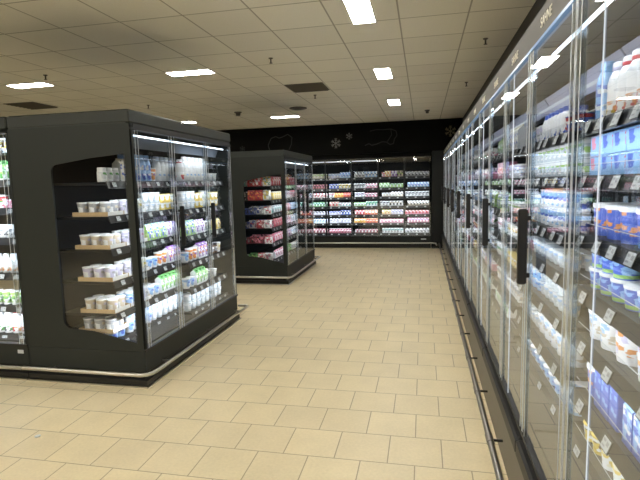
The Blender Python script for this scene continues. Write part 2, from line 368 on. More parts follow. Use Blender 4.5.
# ------------------------------------------------------------------ refrigerated cases
class Case: pass
ORD = 'zeroth first second third fourth fifth sixth seventh eighth ninth tenth eleventh twelfth thirteenth fourteenth fifteenth sixteenth seventeenth eighteenth nineteenth twentieth'.split()
TENS = {2: 'twenty', 3: 'thirty', 4: 'forty', 5: 'fifty', 6: 'sixty'}
TENO = {3: 'thirtieth', 4: 'fortieth', 5: 'fiftieth', 6: 'sixtieth'}
def ordw(n):
    if n <= 20: return ORD[n]
    if n % 10 == 0: return TENO[n // 10]
    return TENS[n // 10] + '-' + ORD[n % 10]
def make_case(name, label, short, anchor, origin, rz, L, depth, s, shelves, z0, z1, ztop, doors, handles=(), glassm=None,
              group=None, fill_light_w=3.0, tagstep=.16, tag_w=.05, inner=None, shelf_d=.48, canopy_led=True, handle_z=(1.03, 1.385), shelf_ext=(0.03, 0.03), deck=True,
              shelfm=None, tilt=.35, fill_light_col=(.84, .92, 1), stile=.045, lines=True, riser=False, base=True, capm=None):
    c = Case(); t = empty(name, (*origin, 0), rz); tag(t, label, 'refrigerated case', group)
    c.root, c.L, c.s, c.shelves, c.short, c.anchor, c.rz, c.group = t, L, s, shelves, short, anchor, rz, group
    c.mw = Matrix.Translation((*origin, 0)) @ Matrix.Rotation(rz, 4, 'Z')
    c.ext = shelf_ext
    inner = inner or M_back; shelfm = shelfm or M_shelf
    m = MB(); m.box(0, L, depth - .04, depth, .3, ztop - .12, inner); m.build('back_panel', t)
    m = MB(); m.box(0, L, .02, depth, z1 + .015, ztop, capm or M_anth2, ch=.012); m.build('canopy', t)
    if base:
        m = MB(); m.box(0, L, .0, depth, .11, z0, M_anth, ch=.008); m.build('base_panel', t)
        m = MB(); m.box(.01, L - .01, .02, depth - .02, .0, .11, M_black); m.build('plinth', t)
    m = MB(); m.box(.01, L - .01, .05, depth - .05, z0 + .001, z0 + .02, shelfm); m.build('deck_tray', t)
    if canopy_led:
        m = MB(); m.tube([(.05, .07, z1 - .03), (L - .05, .07, z1 - .03)], .007, M_led); m.build('led_tube', t)
    # shelves with price rails and tags
    for i, z in enumerate(shelves):
        last = i == len(shelves) - 1
        a, b = shelf_ext[0], L - shelf_ext[1]
        m = MB(); m.box(a, b, s, s + shelf_d, z - .02, z, shelfm)
        sh = m.build('shelf', t)
        m = MB(); y0 = s - .004
        m.prism([(y0, z + .006), (y0 - .018, z - .05), (y0 - .012, z - .052), (y0 + .003, z - .02)], 'x', a, b, M_rail); m.build('price_rail', sh)
        if riser:
            m = MB(); m.poly([(a, s + .006, z + .0005), (b, s + .006, z + .0005), (b, s + .006, z + .05), (a, s + .006, z + .05)], M_riser); m.box(a, b, s + .0045, s + .0055, z + .048, z + .051, M_line); m.build('clear_riser', sh)
        n = int((b - a) / (tagstep * (1.7 if riser and i > 2 else 1))); ts = (b - a) / n
        tm = getattr(make_case, 'tm', {}); key = (tag_w,)
        if key not in tm:
            q = MB(); w = tag_w / 2; h = tag_w * .72
            q.box(-w - .004, w + .004, -.002, 0.001, -h / 2 - .004, h / 2 + .004, M_tagf); q.poly([(-w, -.0032, -h / 2), (w, -.0032, -h / 2), (w, -.0032, h / 2), (-w, -.0032, h / 2)], M_tag)
            for j, (xa, xb, za, zb) in enumerate(((-.8, -.1, .25, .7), (.15, .8, -.1, .6), (-.8, 0, -.6, -.3))):
                q.poly([(w * xa, -.0040, h / 2 * za), (w * xb, -.0040, h / 2 * za), (w * xb, -.0040, h / 2 * zb), (w * xa, -.0040, h / 2 * zb)], flat('grey'))
            tm[key] = q.mesh('price_tag'); make_case.tm = tm
        for k in range(n):
            o = bpy.data.objects.new('price_tag', tm[key]); C.objects.link(o); o.parent = sh
            o.location = (a + ts * (k + .5) + random.uniform(-.02, .02), y0 - .018, z - .022 + random.uniform(-.002, .002)); o.rotation_euler = (-tilt, 0, 0)
        # added fill light under the shelf above, brightening the goods evenly
        zup = shelves[i - 1] - .06 if i else z1 - .05
        ang = Matrix.Rotation(rz, 4, 'Z') @ Matrix.Rotation(math.radians(48), 4, 'X')
        loc = c.mw @ Vector((L / 2, s - .06, zup))
        area_light('shelf_fill_light', loc, ang, L - .06, .02, fill_light_w * L, fill_light_col)
    # doors
    for i in range(len(doors) - 1):
        a, b = doors[i], doors[i + 1]
        m = MB(); m.poly([(a + .004, 0, z0 + .01), (b - .004, 0, z0 + .01), (b - .004, 0, z1), (a + .004, 0, z1)], glassm or M_glass2)
        d = m.build('glass_door', t, recalc=False)
        for x0, x1 in ((a + .004, a + stile), (b - stile, b - .004)):
            m = MB(); m.box(x0, x1, -.006, .012, z0 + .012, z1 - .002, M_stile)
            for xx in (x0, x1 - .004) if lines else (): m.box(xx, xx + .004, -.0075, -.0062, z0 + .012, z1 - .002, M_line)
            m.build('edge_profile', d)
        for hx in handles:
            if a <= hx < b:
                m = MB(); m.box(hx - .014, hx + .014, -.058, -.02, handle_z[0], handle_z[1], M_black, ch=.006)
                hd = m.build('handle', d)
                for zz in (handle_z[0] + .03, handle_z[1] - .05):
                    q = MB(); q.box(hx - .006, hx + .006, -.0195, -.0065, zz, zz + .02, M_black); q.build('handle_mount', hd)
    m = MB(); m.box(0, L, -.008, .03, z1 + .002, z1 + .016, M_black); m.build('door_track', t)
    m = MB(); m.box(0, L, -.012, .04, z0 - .005, z0 + .012, M_black); m.build('door_sill', t)
    return c
def rail(c, pts, brackets, r=.016, mat=None, name='bumper_rail'):
    m = MB(); m.tube(pts, r, mat or M_alu); o = m.build(name, c.root, True)
    for (bx, by, bx2, by2, z) in brackets:
        q = MB(); q.tube([(bx, by, z), (bx2, by2, z)], .009, M_alud, 8); q.tube([(bx, by, z - .022), (bx, by, z + .022)], .021, M_alu, 8) if False else None
        q.build('bracket', o, True)
    return o

# ---- near island case: glass towards the aisle, windowed end panel towards the viewer
ISL_SH = [1.605, 1.335, 1.075, .815, .555, .328]
near = make_case('refrigerated_case', 'near island dairy case with rounded end window and aisle glass doors', 'near island case', 'corner post',
                 (-2.12, 3.28), PI / 2, 1.93, 1.06, .28, ISL_SH, .285, 1.985, 2.13, [.05, .60, 1.27, 1.90], handles=(.66, 1.31), fill_light_w=2.3, shelf_ext=(.07, .04), group='glazed island dairy cases')
far = make_case('refrigerated_case', 'far island meat case with rounded end window before the back wall', 'far island case', 'corner post',
                (-2.06, 7.15), PI / 2, 1.95, .96, .26, [1.53, 1.31, 1.09, .87, .63, .36], .285, 1.93, 2.07, [.05, .66, 1.28, 1.92], handles=(.70, 1.32), fill_light_w=.95, shelf_ext=(.07, .04), group='glazed island dairy cases')
for i, z in enumerate(ISL_SH):
    m = MB(); m.box(.98, 1.885, .10, .279, z - .02, z, M_shelf); sh = m.build('end_shelf', near.root)
    m = MB(); m.prism([(.096, z + .006), (.078, z - .05), (.084, z - .052), (.099, z - .02)], 'x', .98, 1.885, M_rail); m.build('price_rail', sh)
    for k in range(6):
        o = bpy.data.objects.new('price_tag', make_case.tm[(.05,)]); C.objects.link(o); o.parent = sh; o.location = (1.05 + k * .145, .078, z - .022); o.rotation_euler = (-.35, 0, 0)
    zup = ISL_SH[i - 1] - .06 if i else 1.93
    area_light('shelf_fill_light', near.mw @ Vector((1.43, .045, zup)), Matrix.Rotation(PI / 2, 4, 'Z') @ Matrix.Rotation(math.radians(40), 4, 'X'), .85, .015, 1.5, (.84, .92, 1))  # added fill light so the end shelf goods are not backlit
def round_window(v0, v1, zbl, zbr, ztl, ztr, r=.06):
    pts = []
    def arc(cx, cz, a0, a1, n=6):
        for i in range(n + 1):
            a = math.radians(a0 + (a1 - a0) * i / n); pts.append((cx + r * math.cos(a), cz + r * math.sin(a)))
    pts.append((v0, zbr)); pts.append((v0, ztr))
    pts.append((v0 + (v1 - v0) * .45, ztr * .45 + ztl * .55 + .012))
    arc(v1 - r, ztl - r, 90, 0)
    arc(v1 - r, zbl + r, 0, -90)
    pts.append((v0 + (v1 - v0) * .6, zbl - .012))
    return pts
def end_panel(c, depth, z0, ztop, win):
    inner = round_window(*win)
    outer = [(0, z0), (0, ztop), (depth, ztop), (depth, z0)]
    o = shape_with_hole(outer, inner, lambda p, t: (t, p[0], p[1]), .02, M_anth, 'end_panel', c.root); o.location.x = -.0005
    g = MB(); g.poly([(.012, p[0], p[1]) for p in inner], M_glass2); g.build('end_window', c.root, recalc=False)
    # dark gasket line around the opening
    k = MB(); n = len(inner); cx = sum(p[0] for p in inner) / n; cz = sum(p[1] for p in inner) / n
    b = len(k.v)
    for p in inner: k.v.append((-.0025, p[0], p[1]))
    for p in inner:
        d = Vector((p[0] - cx, p[1] - cz)).normalized() * .010
        k.v.append((-.0025, p[0] - d.x, p[1] - d.y))
    sl = k.slot(M_black)
    for i in range(n): k.f.append((i, (i + 1) % n, n + (i + 1) % n, n + i)); k.m.append(sl)
    k.build('window_gasket', c.root)
end_panel(near, 1.06, .285, 2.03, (.055, .70, .44, .345, 1.755, 1.815))
end_panel(far, .96, .285, 1.98, (.05, .66, .43, .33, 1.63, 1.72))
for c, dp, L, zt, zc in ((near, 1.06, 1.93, 2.13, 2.03), (far, .96, 1.95, 2.07, 1.98)):
    m = MB(); m.box(-.004, L + .01, -.004, dp, zc + .002, zt + .003, M_anth2, ch=.012); m.build('roof_cap', c.root)
    m = MB(); m.box(.046, L - .031, -.003, .02, zc - .045, zc, M_black); m.build('door_header', c.root)
    m = MB(); m.prism([(.12, zc - .06), (.16, zc - .16), (.42, zc - .10), (.45, zc - .06)], 'x', .05, L - .05, M_ductg); m.build('air_duct', c.root)
    m = MB(); m.box(.0, .045, .0, .045, .286, zc, M_anth); m.build('corner_post', c.root)
    m = MB(); m.box(L - .03, L, 0, .05, .286, zc, M_anth); m.build('corner_post', c.root)
    m = MB(); m.box(L - .028, L - .001, .051, dp, .286, zc, M_anth); m.build('far_end_panel', c.root)
    rl = rail(c, [(-.075, dp, .125), (-.075, .0, .125), (-.055, -.045, .125), (-.02, -.07, .125), (.05, -.078, .125), (L + .12, -.078, .125), (L + .15, -.05, .125), (L + .15, .05, .125)],
              [(-.07, .8, -.0, .8, .125), (.25, -.076, .25, -.0, .125), (1.1, -.076, 1.1, 0, .125), (L - .1, -.076, L - .1, 0, .125)], .0155)
    m = MB(); m.box(-.035, L + .02, -.035, dp, 0, .012, M_alu); m.build('skirting_strip', c.root)
    m = MB(); m.box(-.02, L, -.02, dp, .0125, .06, M_black); m.build('kick_board', c.root)

# ---- head-end case left of the near island's end panel, facing the viewer
head = make_case('refrigerated_case', 'black case facing the viewer beside the near island end panel', 'head-end case', 'dark panel',
                 (-4.15, 3.285), 0, .962, 1.0, .12, [1.90, 1.64, 1.41, 1.16, .86, .58, .33], .285, 2.0, 2.13, [.03, .48, .935], fill_light_w=3.2, shelf_ext=(.03, .035))
m = MB(); m.box(-.02, .957, -.004, 1.0, 2.033, 2.133, M_anth2, ch=.012); m.build('roof_cap', head.root)
m = MB(); m.box(.94, .962, 0, .9, .286, 2.0, M_anth); m.build('side_panel', head.root)
rail(head, [(0, -.085, .125), (.965, -.085, .125)], [(.62, -.085, .62, 0, .125)], .0155)
m = MB()
for i in range(24):
    a0 = 2 * PI * i / 24
    m.poly([(.66 + q * math.cos(a), -.09, .115 + q * math.sin(a) * .7) for q, a in ((.05, a0), (.05, a0 + 2 * PI / 24), (.042, a0 + 2 * PI / 24), (.042, a0))], M_alu)
m.build('rail_clip', head.root)
m = MB(); m.box(0, .96, -.04, 1.0, 0, .012, M_alu); m.build('skirting_strip', head.root)
m = MB(); m.box(0, .96, -.025, 1.0, .0125, .06, M_black); m.build('kick_board', head.root)
m = MB(); m.box(.86, .915, -.003, -.0008, .215, .245, M_tag); m.build('white_sticker', head.root)['label'] = 'white sticker on the base panel'

# ---- back wall case
back = make_case('refrigerated_case', 'long glazed meat case along the back wall under black fascia', 'back wall case', 'dark column',
                 (-3.15, 11.43), 0, 3.33, .9, .20, [1.665, 1.41, 1.20, .98, .775, .575, .33], .27, 2.10, 2.215, [.27, .87, 1.49, 2.12, 2.73, 3.32], fill_light_w=1.4, tagstep=.2, tag_w=.04, lines=False, canopy_led=False, stile=.02, capm=M_fascia)
for a, b in ((.28, .86), (.89, 1.47), (1.51, 2.10)):
    m = MB(); m.box(a, b, .05, .08, 2.04, 2.065, M_ledd); m.build('led_tube', back.root)
for x in (.87, 1.49, 2.12, 2.73):
    m = MB(); m.box(x - .014, x + .014, .005, .03, .29, 2.09, M_black); m.build('mullion', back.root)
rail(back, [(0, -.06, .125), (3.38, -.06, .125), (3.435, -.09, .125), (3.445, -.4, .125)], [(1.5, -.06, 1.5, 0, .125), (2.6, -.06, 2.6, 0, .125), (3.15, -.06, 3.15, 0, .125)], .016)
m = MB(); m.box(3.10, 3.22, -.004, -.001, .2, .225, M_tag); m.build('white_sticker', back.root)['label'] = 'white sticker on the base panel'

# ---- run of aisle coolers
LETTER = {}
def text_part(txt, parent, loc, rot, size, mat):
    if txt not in LETTER:
        cu = bpy.data.curves.new('lettering', 'FONT'); cu.body = txt; cu.size = size; cu.extrude = .0008; cu.align_x = 'CENTER'
        o = bpy.data.objects.new('lettering_curve', cu); C.objects.link(o)
        bpy.context.view_layer.update()
        me = bpy.data.meshes.new_from_object(o.evaluated_get(bpy.context.evaluated_depsgraph_get()))
        me.materials.clear(); me.materials.append(mat); LETTER[txt] = me
        bpy.data.objects.remove(o)
    o = bpy.data.objects.new('lettering', LETTER[txt]); C.objects.link(o); o.parent = parent; o.location = loc; o.rotation_euler = rot
    return o
runs = []
UL = 1.29
for i in range(8):
    y1 = 2.30 + UL * i          # far end; local x runs towards the viewer
    sh = [1.765, 1.55, 1.31, 1.085, .875, .625, .41] if i == 0 else [1.755, 1.55, 1.28, 1.085, .86, .625, .41]
    c = make_case('refrigerated_case', 'tall glass-door cooler, %s along the aisle run from the camera' % ordw(i + 1), '%s cooler' % ordw(i + 1), 'near end',
                  (.46, y1), -PI / 2, UL, .85, .20, sh, .36, 2.085, 2.21, [0, .645, UL], handles=(.075,), glassm=M_glass, riser=True, fill_light_w=1.1 if i == 0 else 1.3,
                  tagstep=.15 if i < 2 else .17, tag_w=.062 if i < 2 else .055, inner=M_backw, shelf_d=.5, handle_z=(1.09, 1.42), shelf_ext=(.05, .07), shelfm=M_shelfl,
                  group='aisle cooler run', stile=.05, base=False, canopy_led=True, capm=pbr('header_grey', (.075, .07, .06), .6))
    runs.append(c); t = c.root
    m = MB(); m.box(0, UL, .02, .83, .25, .358, M_black); m.build('lower_tub', t)
    m = MB(); m.box(0, UL, -.035, .015, .25, .335, M_black, ch=.012); m.build('front_bumper', t)
    m = MB(); m.box(0, UL, -.028, .8, .0, .249, M_kick); m.build('kick_plate', t)
    m = MB(); m.box(.0, UL, -.009, .019, 2.086, 2.098, M_blue); m.build('blue_edge_strip', t)
    hd = MB(); hd.box(0, UL, -.004, .018, 2.0995, 2.212, pbr('header_grey', (.075, .07, .06), .6)); hd = hd.build('header', t)
    for u in (.25, .90):
        text_part('SAHNE', hd, (u, -.006, 2.135), (PI / 2, 0, 0), .055, M_text)
    m = MB(); m.prism([(.34, 2.075), (.40, 1.985), (.47, 1.985), (.50, 2.075)], 'x', .01, UL - .01, M_duct); m.build('air_duct', t)
    m = MB(); m.tube([(.03, .30, 1.975), (UL - .03, .30, 1.975)], .008, M_ledd); m.build('duct_rail', t)
    m = MB(); m.box(.867, .871, -.003, -.0005, .375, 2.08, M_edge); m.build('lit_edge_strip', t)
    m = MB(); m.tube([(-.0, -.10, .12), (UL, -.10, .12)], .017, M_alud); r = m.build('bumper_rail', t, True)
    for u in (.25, .9):
        m = MB(); m.box(u, u + .008, -.085, -.029, .104, .116, M_black); m.build('bracket', r)
        m = MB(); m.tube([(u - .03, -.10, .12), (u + .06, -.10, .12)], .021, M_alud); m.build('sleeve', r, True)
m = MB(); m.box(UL - .02, UL - .001, .02, .85, .0, 2.08, M_anth); m.build('end_panel', runs[0].root)

# ------------------------------------------------------------------ products
class T: pass
TPL = {}
def template(kind, desc, cat, body, part=None, part_name=None, w=.08, d=.08, h=.1):
    t = T(); t.kind, t.desc, t.cat, t.part_name, t.w, t.d, t.h = kind, desc, cat, part_name, w, d, h
    t.body, t.part = body, part; t.merged = None
    return t
def lathe_tpl(kind, desc, cat, prof, mats, split, part_name, seg=14):
    a = MB(); a.lathe(prof[:split + 1] + ([(0, prof[split][1])] if prof[split][0] > 1e-6 else []), mats[:split] + [mats[split - 1]], seg)
    b = MB(); b.lathe([(0, prof[split][1] + .0006)] + [(r, z + .0006) for r, z in prof[split:]], [mats[split]] + mats[split:], seg)
    w = MB(); w.lathe(prof, mats, max(8, seg - 4))
    t = template(kind, desc, cat, a.mesh(kind, True), b.mesh(part_name, True), part_name, 2 * max(r for r, z in prof), 2 * max(r for r, z in prof), prof[-1][1])
    t.merged = w.mesh(kind, True); return t
def cup(desc, base, a1, a2, lid='silver', r=.042, h=.105, band=None, kind='yoghurt_cup'):
    P = printed(base, a1, a2); B = flat(base); Ld = flat(lid); A = flat(band or a1)
    return lathe_tpl(kind, desc, kind.replace('_', ' '), [(0, 0), (r * .74, 0), (r * .78, h * .12), (r * .9, h * .72), (r * .95, h * .9), (r * .97, h * .955), (r * 1.02, h * .958), (r * 1.02, h * .99), (r * .9, h), (0, h)],
                     [B, B, P, A, B, Ld, Ld, Ld, Ld], 5, 'foil_lid')
def bottle(desc, base, a1, a2, cap, r=.034, h=.2, kind='drink_bottle', ring=None, low=True):
    P = printed(base, a1, a2); B = flat(base); K = flat(cap); Rg = flat(ring or cap); Q = flat(a2) if not low else P
    return lathe_tpl(kind, desc, 'bottle', [(0, 0), (r * .92, 0), (r, h * .03), (r, h * .30), (r * .98, h * .42), (r, h * .62), (r * .82, h * .76), (r * .62, h * .84), (r * .66, h * .845), (r * .66, h * .90), (r * .64, h * .985), (r * .5, h), (0, h)],
                     [B, B, P, B, P if not low else B, B, B, Rg, Rg, K, K, K], 7, 'cap')
def jug(desc, base, a1, a2, cap, r=.05, h=.235):
    return bottle(desc, base, a1, a2, cap, r, h, 'milk_bottle')
def tub(desc, base, a1, a2, lid='white', r=.055, h=.085, kind='quark_tub', cat='tub', low=None):
    P = printed(base, a1, a2); B = flat(base); K = flat(lid); G = flat(low or base)
    return lathe_tpl(kind, desc, cat, [(0, 0), (r * .84, 0), (r * .86, h * .06), (r * .88, h * .22), (r * .95, h * .86), (r * 1.0, h * .865), (r * 1.02, h * .99), (r * .92, h), (0, h)],
                     [B, B, G, P, K, K, K, K], 4, 'lid', 18)
def jar(desc, base, a1, a2, lid, r=.036, h=.11):
    P = printed(base, a1, a2); B = flat(base); K = flat(lid)
    return lathe_tpl('dessert_jar', desc, 'jar', [(0, 0), (r * .9, 0), (r, h * .06), (r, h * .2), (r, h * .66), (r * .86, h * .8), (r * .9, h * .81), (r * .9, h * .98), (r * .8, h), (0, h)],
                     [B, B, B, P, B, K, K, K, K], 5, 'lid')
def carton(desc, base, a1, a2, cap='white', w=.07, d=.07, h=.2):
    P = printed(base, a1, a2); B = flat(base); A = flat(a1)
    def shape(m):
        x, y, hb = w / 2, d / 2, h * .78
        m.box(-x, x, -y, y, 0, hb, B, front=P)
        m.f.pop(1); m.m.pop(1)
        m.poly([(-x, -y, hb), (x, -y, hb), (x * .98, -.004, h * .93), (-x * .98, -.004, h * .93)], A)
        m.poly([(x, y, hb), (-x, y, hb), (-x * .98, .004, h * .93), (x * .98, .004, h * .93)], A)
        m.poly([(x, -y, hb), (x, y, hb), (x * .98, .004, h * .93), (x * .98, -.004, h * .93)], B)
        m.poly([(-x, y, hb), (-x, -y, hb), (-x * .98, -.004, h * .93), (-x * .98, .004, h * .93)], B)
        m.box(-x * .98, x * .98, -.004, .004, h * .93, h, A)
    a = MB(); shape(a); k = MB()
    k.lathe([(0, 0), (.013, 0), (.013, .014), (0, .014)], [flat(cap)] * 3, 10, (0, -d / 4 - .008, h * .87))
    t = template('milk_carton', desc, 'carton', a.mesh('milk_carton'), k.mesh('cap', True), 'cap', w, d, h); t.merged = t.body; return t
def box(desc, base, a1, a2, w=.1, d=.1, h=.1, lid=None):
    P = printed(base, a1, a2, 26.); B = flat(base)
    a = MB(); a.box(-w / 2, w / 2, -d / 2, d / 2, 0, h * .94, B, front=P, ch=.003)
    k = MB(); k.box(-w / 2 - .001, w / 2 + .001, -d / 2 - .001, d / 2, h * .9405, h, flat(lid or a1), ch=.002)
    t = template('snack_box', desc, 'box', a.mesh('snack_box'), k.mesh('lid_flap'), 'lid_flap', w, d, h)
    g = MB(); g.box(-w / 2, w / 2, -d / 2, d / 2, 0, h, B, front=P, top=flat(lid or a1), ch=.003); t.merged = g.mesh('snack_box'); return t
def pouch(desc, base, a1, a2, w=.1, d=.04, h=.15, kind='cheese_pack', cat='pack'):
    P = printed(base, a1, a2); A = flat(a1)
    a = MB(); x = w / 2
    prof = [(-d / 2, .0), (-d / 2, h * .5), (-d * .28, h * .8), (-.002, h * .9), (-.002, h), (.002, h), (.002, h * .9), (d * .28, h * .8), (d / 2, h * .5), (d / 2, 0)]
    a.prism(prof, 'x', -x, x, flat(base), P)
    t = template(kind, desc, cat, a.mesh(kind), None, None, w, d, h); t.merged = t.body; return t
def traypack(desc, base, a1, a2, w=.13, h=.12, d=.05, kind='meat_pack'):
    P = printed(base, a1, a2, 30.); B = flat(base)
    a = MB(); x = w / 2
    b = len(a.v)
    rings = [[(-x * .86, -d, h * .08), (x * .86, -d, h * .08), (x * .86, -d, h * .92), (-x * .86, -d, h * .92)],
             [(-x * .92, -d * .12, .004), (x * .92, -d * .12, .004), (x * .92, -d * .12, h * .985), (-x * .92, -d * .12, h * .985)],
             [(-x, -d * .10, 0), (x, -d * .10, 0), (x, -d * .10, h), (-x, -d * .10, h)], [(-x, 0, 0), (x, 0, 0), (x, 0, h), (-x, 0, h)]]
    for r in rings: a.v += r
    kp, kb = a.slot(P), a.slot(B)
    a.f.append((b, b + 1, b + 2, b + 3)); a.m.append(kp); a.f.append((b + 15, b + 14, b + 13, b + 12)); a.m.append(kb)
    for j in range(3):
        for i in range(4):
            i2 = (i + 1) % 4; a.f.append((b + j * 4 + i, b + j * 4 + i2, b + j * 4 + 4 + i2, b + j * 4 + 4 + i)); a.m.append(kp if j == 0 else kb)
    t = template(kind, desc, 'meat pack', a.mesh(kind), None, None, w, d, h); t.merged = t.body; return t
def bagpack(desc, base, a1, a2, w=.11, h=.12, d=.05): return pouch(desc, base, a1, a2, w, d, h, 'sausage_pack', 'sausage pack')

SHN = ['top shelf', 'second shelf', 'third shelf', 'fourth shelf', 'fifth shelf', 'sixth shelf', 'bottom shelf']
def shelf_name(c, i): return 'bottom shelf' if i == len(c.shelves) - 1 else SHN[i]
ALL_LABELS = {}
NPROD = [0]
ROWN = ['', 'second row', 'third row', 'fourth row', 'fifth row']
LEV = ['', 'upper', 'topmost']
def put(c, tp, u, v, z, label, group, parts, yaw=0.):
    me = tp.body if parts and tp.part is not None else tp.merged
    o = bpy.data.objects.new(tp.kind, me); C.objects.link(o)
    mw = c.mw @ Matrix.Translation((u, v, z)) @ Matrix.Rotation(yaw, 4, 'Z')
    o.matrix_world = mw
    n = len(label.split())
    assert 4 <= n <= 16, label
    assert label not in ALL_LABELS, label
    ALL_LABELS[label] = 1
    tag(o, label, tp.cat, group); NPROD[0] += 1
    if parts and tp.part is not None:
        p = bpy.data.objects.new(tp.part_name, tp.part); C.objects.link(p); p.parent = o
    return o
COUNT = {}
def fill(c, i, segs, u0=None, parts=False, reverse=False, lift=0.002, vin=.02, umax=9.):
    """segs: (template, n, pitch_extra, stack, deep) laid along the shelf i; reverse = local x runs towards the viewer"""
    z = c.shelves[i]
    u = (c.ext[0] + .01) if u0 is None else u0
    for sg in segs:
        if not isinstance(sg[0], T): u += sg[0]; continue
        tp, n = sg[0], sg[1]; gap = sg[2] if len(sg) > 2 else .006; st = sg[3] if len(sg) > 3 else 1; dp = sg[4] if len(sg) > 4 else 1
        for k in range(n):
            uc = u + tp.w / 2
            uu = c.L - uc if reverse else uc
            if uc + tp.w / 2 > min(umax, c.L - c.ext[1] + .001): return u
            idx = COUNT.get((c.short, i), 0) + 1; COUNT[(c.short, i)] = idx
            for dd in range(dp):
                for ss in range(st):
                    ex = ' '.join(x for x in (ROWN[dd], LEV[ss]) if x)
                    lab = '%s, %s from %s, %s%s, %s' % (tp.desc, ordw(idx), c.anchor, ex + ', ' if ex else '', shelf_name(c, i), c.short)
                    j = random.uniform(-.004, .004)
                    vv = c.s + vin + (tp.d if tp.kind in ('meat_pack',) else tp.d / 2) + dd * (tp.d + .004) + abs(j)
                    put(c, tp, uu, vv, z + lift + ss * (tp.h + .0016), lab, '%ss on the %s of the %s' % (tp.kind.replace('_', ' '), shelf_name(c, i), c.short),
                        parts, random.uniform(-.06, .06) if tp.kind not in ('snack_box', 'milk_carton', 'meat_pack', 'cheese_pack', 'sausage_pack') else 0)
            u += tp.w + gap
    return u

# palettes of goods
cw_lil = cup('white lilac yoghurt cup', 'white', 'lilac', 'grey', 'white', .045, .105)
cw_lil.narrow = cup('white lilac yoghurt cup', 'white', 'lilac', 'grey', 'white', .034, .115)
cw_gry = cup('white grey yoghurt cup', 'white', 'grey', 'beige', 'white', .045, .105)
cw_gry2 = cup('white beige yoghurt cup', 'white', 'beige', 'lilac', 'white', .045, .105)
cw_pink = cup('white pink yoghurt cup', 'white', 'white', 'pink', 'white', .042, .11)
cw_pink.narrow = cup('white pink yoghurt cup', 'white', 'lilac', 'pink', 'white', .034, .115)
cw_yel = cup('white yellow yoghurt cup', 'white', 'cream', 'yellow', 'white', .045, .105)
cw_yel.narrow = cup('white yellow yoghurt cup', 'white', 'cream', 'yellow', 'white', .034, .115)
cw_blu = cup('white blue yoghurt cup', 'white', 'lightblue', 'blue', 'silver', .043, .099)
cw_blu.narrow = cup('white blue yoghurt cup', 'white', 'lightblue', 'blue', 'silver', .034, .115)
cw_org = cup('white orange yoghurt cup', 'white', 'orange', 'purple', 'white', .04, .125)
cw_grn = cup('white green yoghurt cup', 'white', 'lime', 'green', 'white', .04, .12)
c_clear = cup('clear blue dessert cup', 'clear', 'white', 'lightblue', 'clear', .045, .085, kind='dessert_cup')
c_clgrn = cup('clear green dessert cup', 'clear', 'white', 'lime', 'white', .045, .085, kind='dessert_cup')
c_yel = cup('yellow dessert cup', 'yellow', 'white', 'brown', 'yellow', .042, .075, kind='dessert_cup')
c_red = cup('blue red cream cup', 'blue', 'red', 'white', 'white', .05, .09)
b_blu = bottle('blue milk bottle', 'lightblue', 'blue', 'white', 'lightblue', .04, .235, low=False)
b_wht = bottle('white blue drink bottle', 'white', 'white', 'lightblue', 'white', .04, .235)
b_wht2 = bottle('white fruit drink bottle', 'white', 'red', 'orange', 'white', .042, .205, ring='red')
b_wht3 = bottle('white lilac drink bottle', 'white', 'yellow', 'orange', 'white', .042, .205, ring='lilac')
b_navy = bottle('blue capped drink bottle', 'white', 'blue', 'red', 'blue', .034, .15)
b_org = bottle('orange white drink bottle', 'white', 'orange', 'beige', 'white', .036, .16)
k_wht = carton('white blue milk carton', 'white', 'cream', 'blue', 'white', .075, .075, .19)
k_blue = carton('blue milk carton', 'blue', 'lightblue', 'white', 'white', .075, .075, .175)
k_grn = carton('green white milk carton', 'white', 'green', 'lime', 'green', .07, .07, .165)
k_pur = carton('purple white milk carton', 'white', 'purple', 'orange', 'white', .07, .07, .16)
t_blue = tub('blue quark tub', 'blue', 'blue', 'orange', 'white', .065, .13)
t_blgr = tub('blue green quark tub', 'blue', 'blue', 'lightblue', 'white', .053, .085, low='lime')
t_lid = tub('blue white quark tub', 'lightblue', 'blue', 'white', 'white', .05, .06)
bk_wht = tub('white yoghurt bucket', 'white', 'lilac', 'orange', 'white', .07, .138, 'yoghurt_bucket', 'bucket')
bk_blu = tub('pale blue yoghurt bucket', 'white', 'lightblue', 'beige', 'white', .06, .12, 'yoghurt_bucket', 'bucket')
bx_blue = box('blue snack box', 'lightblue', 'blue', 'red', .12, .12, .08, 'lightblue')
bx_clr = box('pink blue snack box', 'lightblue', 'pink', 'green', .12, .12, .08, 'lilac')
bx_tall = box('tall blue carton box', 'blue', 'blue', 'lightblue', .075, .10, .19, 'white')
bx_pink = box('pink snack box', 'pink', 'white', 'red', .1, .08, .07, 'white')
p_grn = pouch('green blue cheese pack', 'lime', 'blue', 'white', .11, .05, .15)
p_yel = pouch('yellow cheese pack', 'yellow', 'white', 'brown', .10, .045, .12)
p_pur = pouch('purple white cheese pack', 'white', 'purple', 'lilac', .10, .045, .14)
j_dk = jar('dark dessert jar', 'brown', 'grey', 'white', 'dark')
j_wht = jar('white dessert jar', 'white', 'silver', 'green', 'white')
TP = {}
def tp_(a, b, d, kind='t', w=.13, h=.12):
    k = (a, b, d, kind, w, h)
    if k not in TP:
        nm = {'t': 'meat pack', 'b': 'sausage pack'}[kind]
        desc = ('%s %s %s' % (a, b, nm)) if a != b else '%s %s' % (a, nm)
        if kind == 't': TP[k] = traypack(desc, a, b, d, w, h)
        else: TP[k] = bagpack(desc, a, b, d, w, h)
    return TP[k]

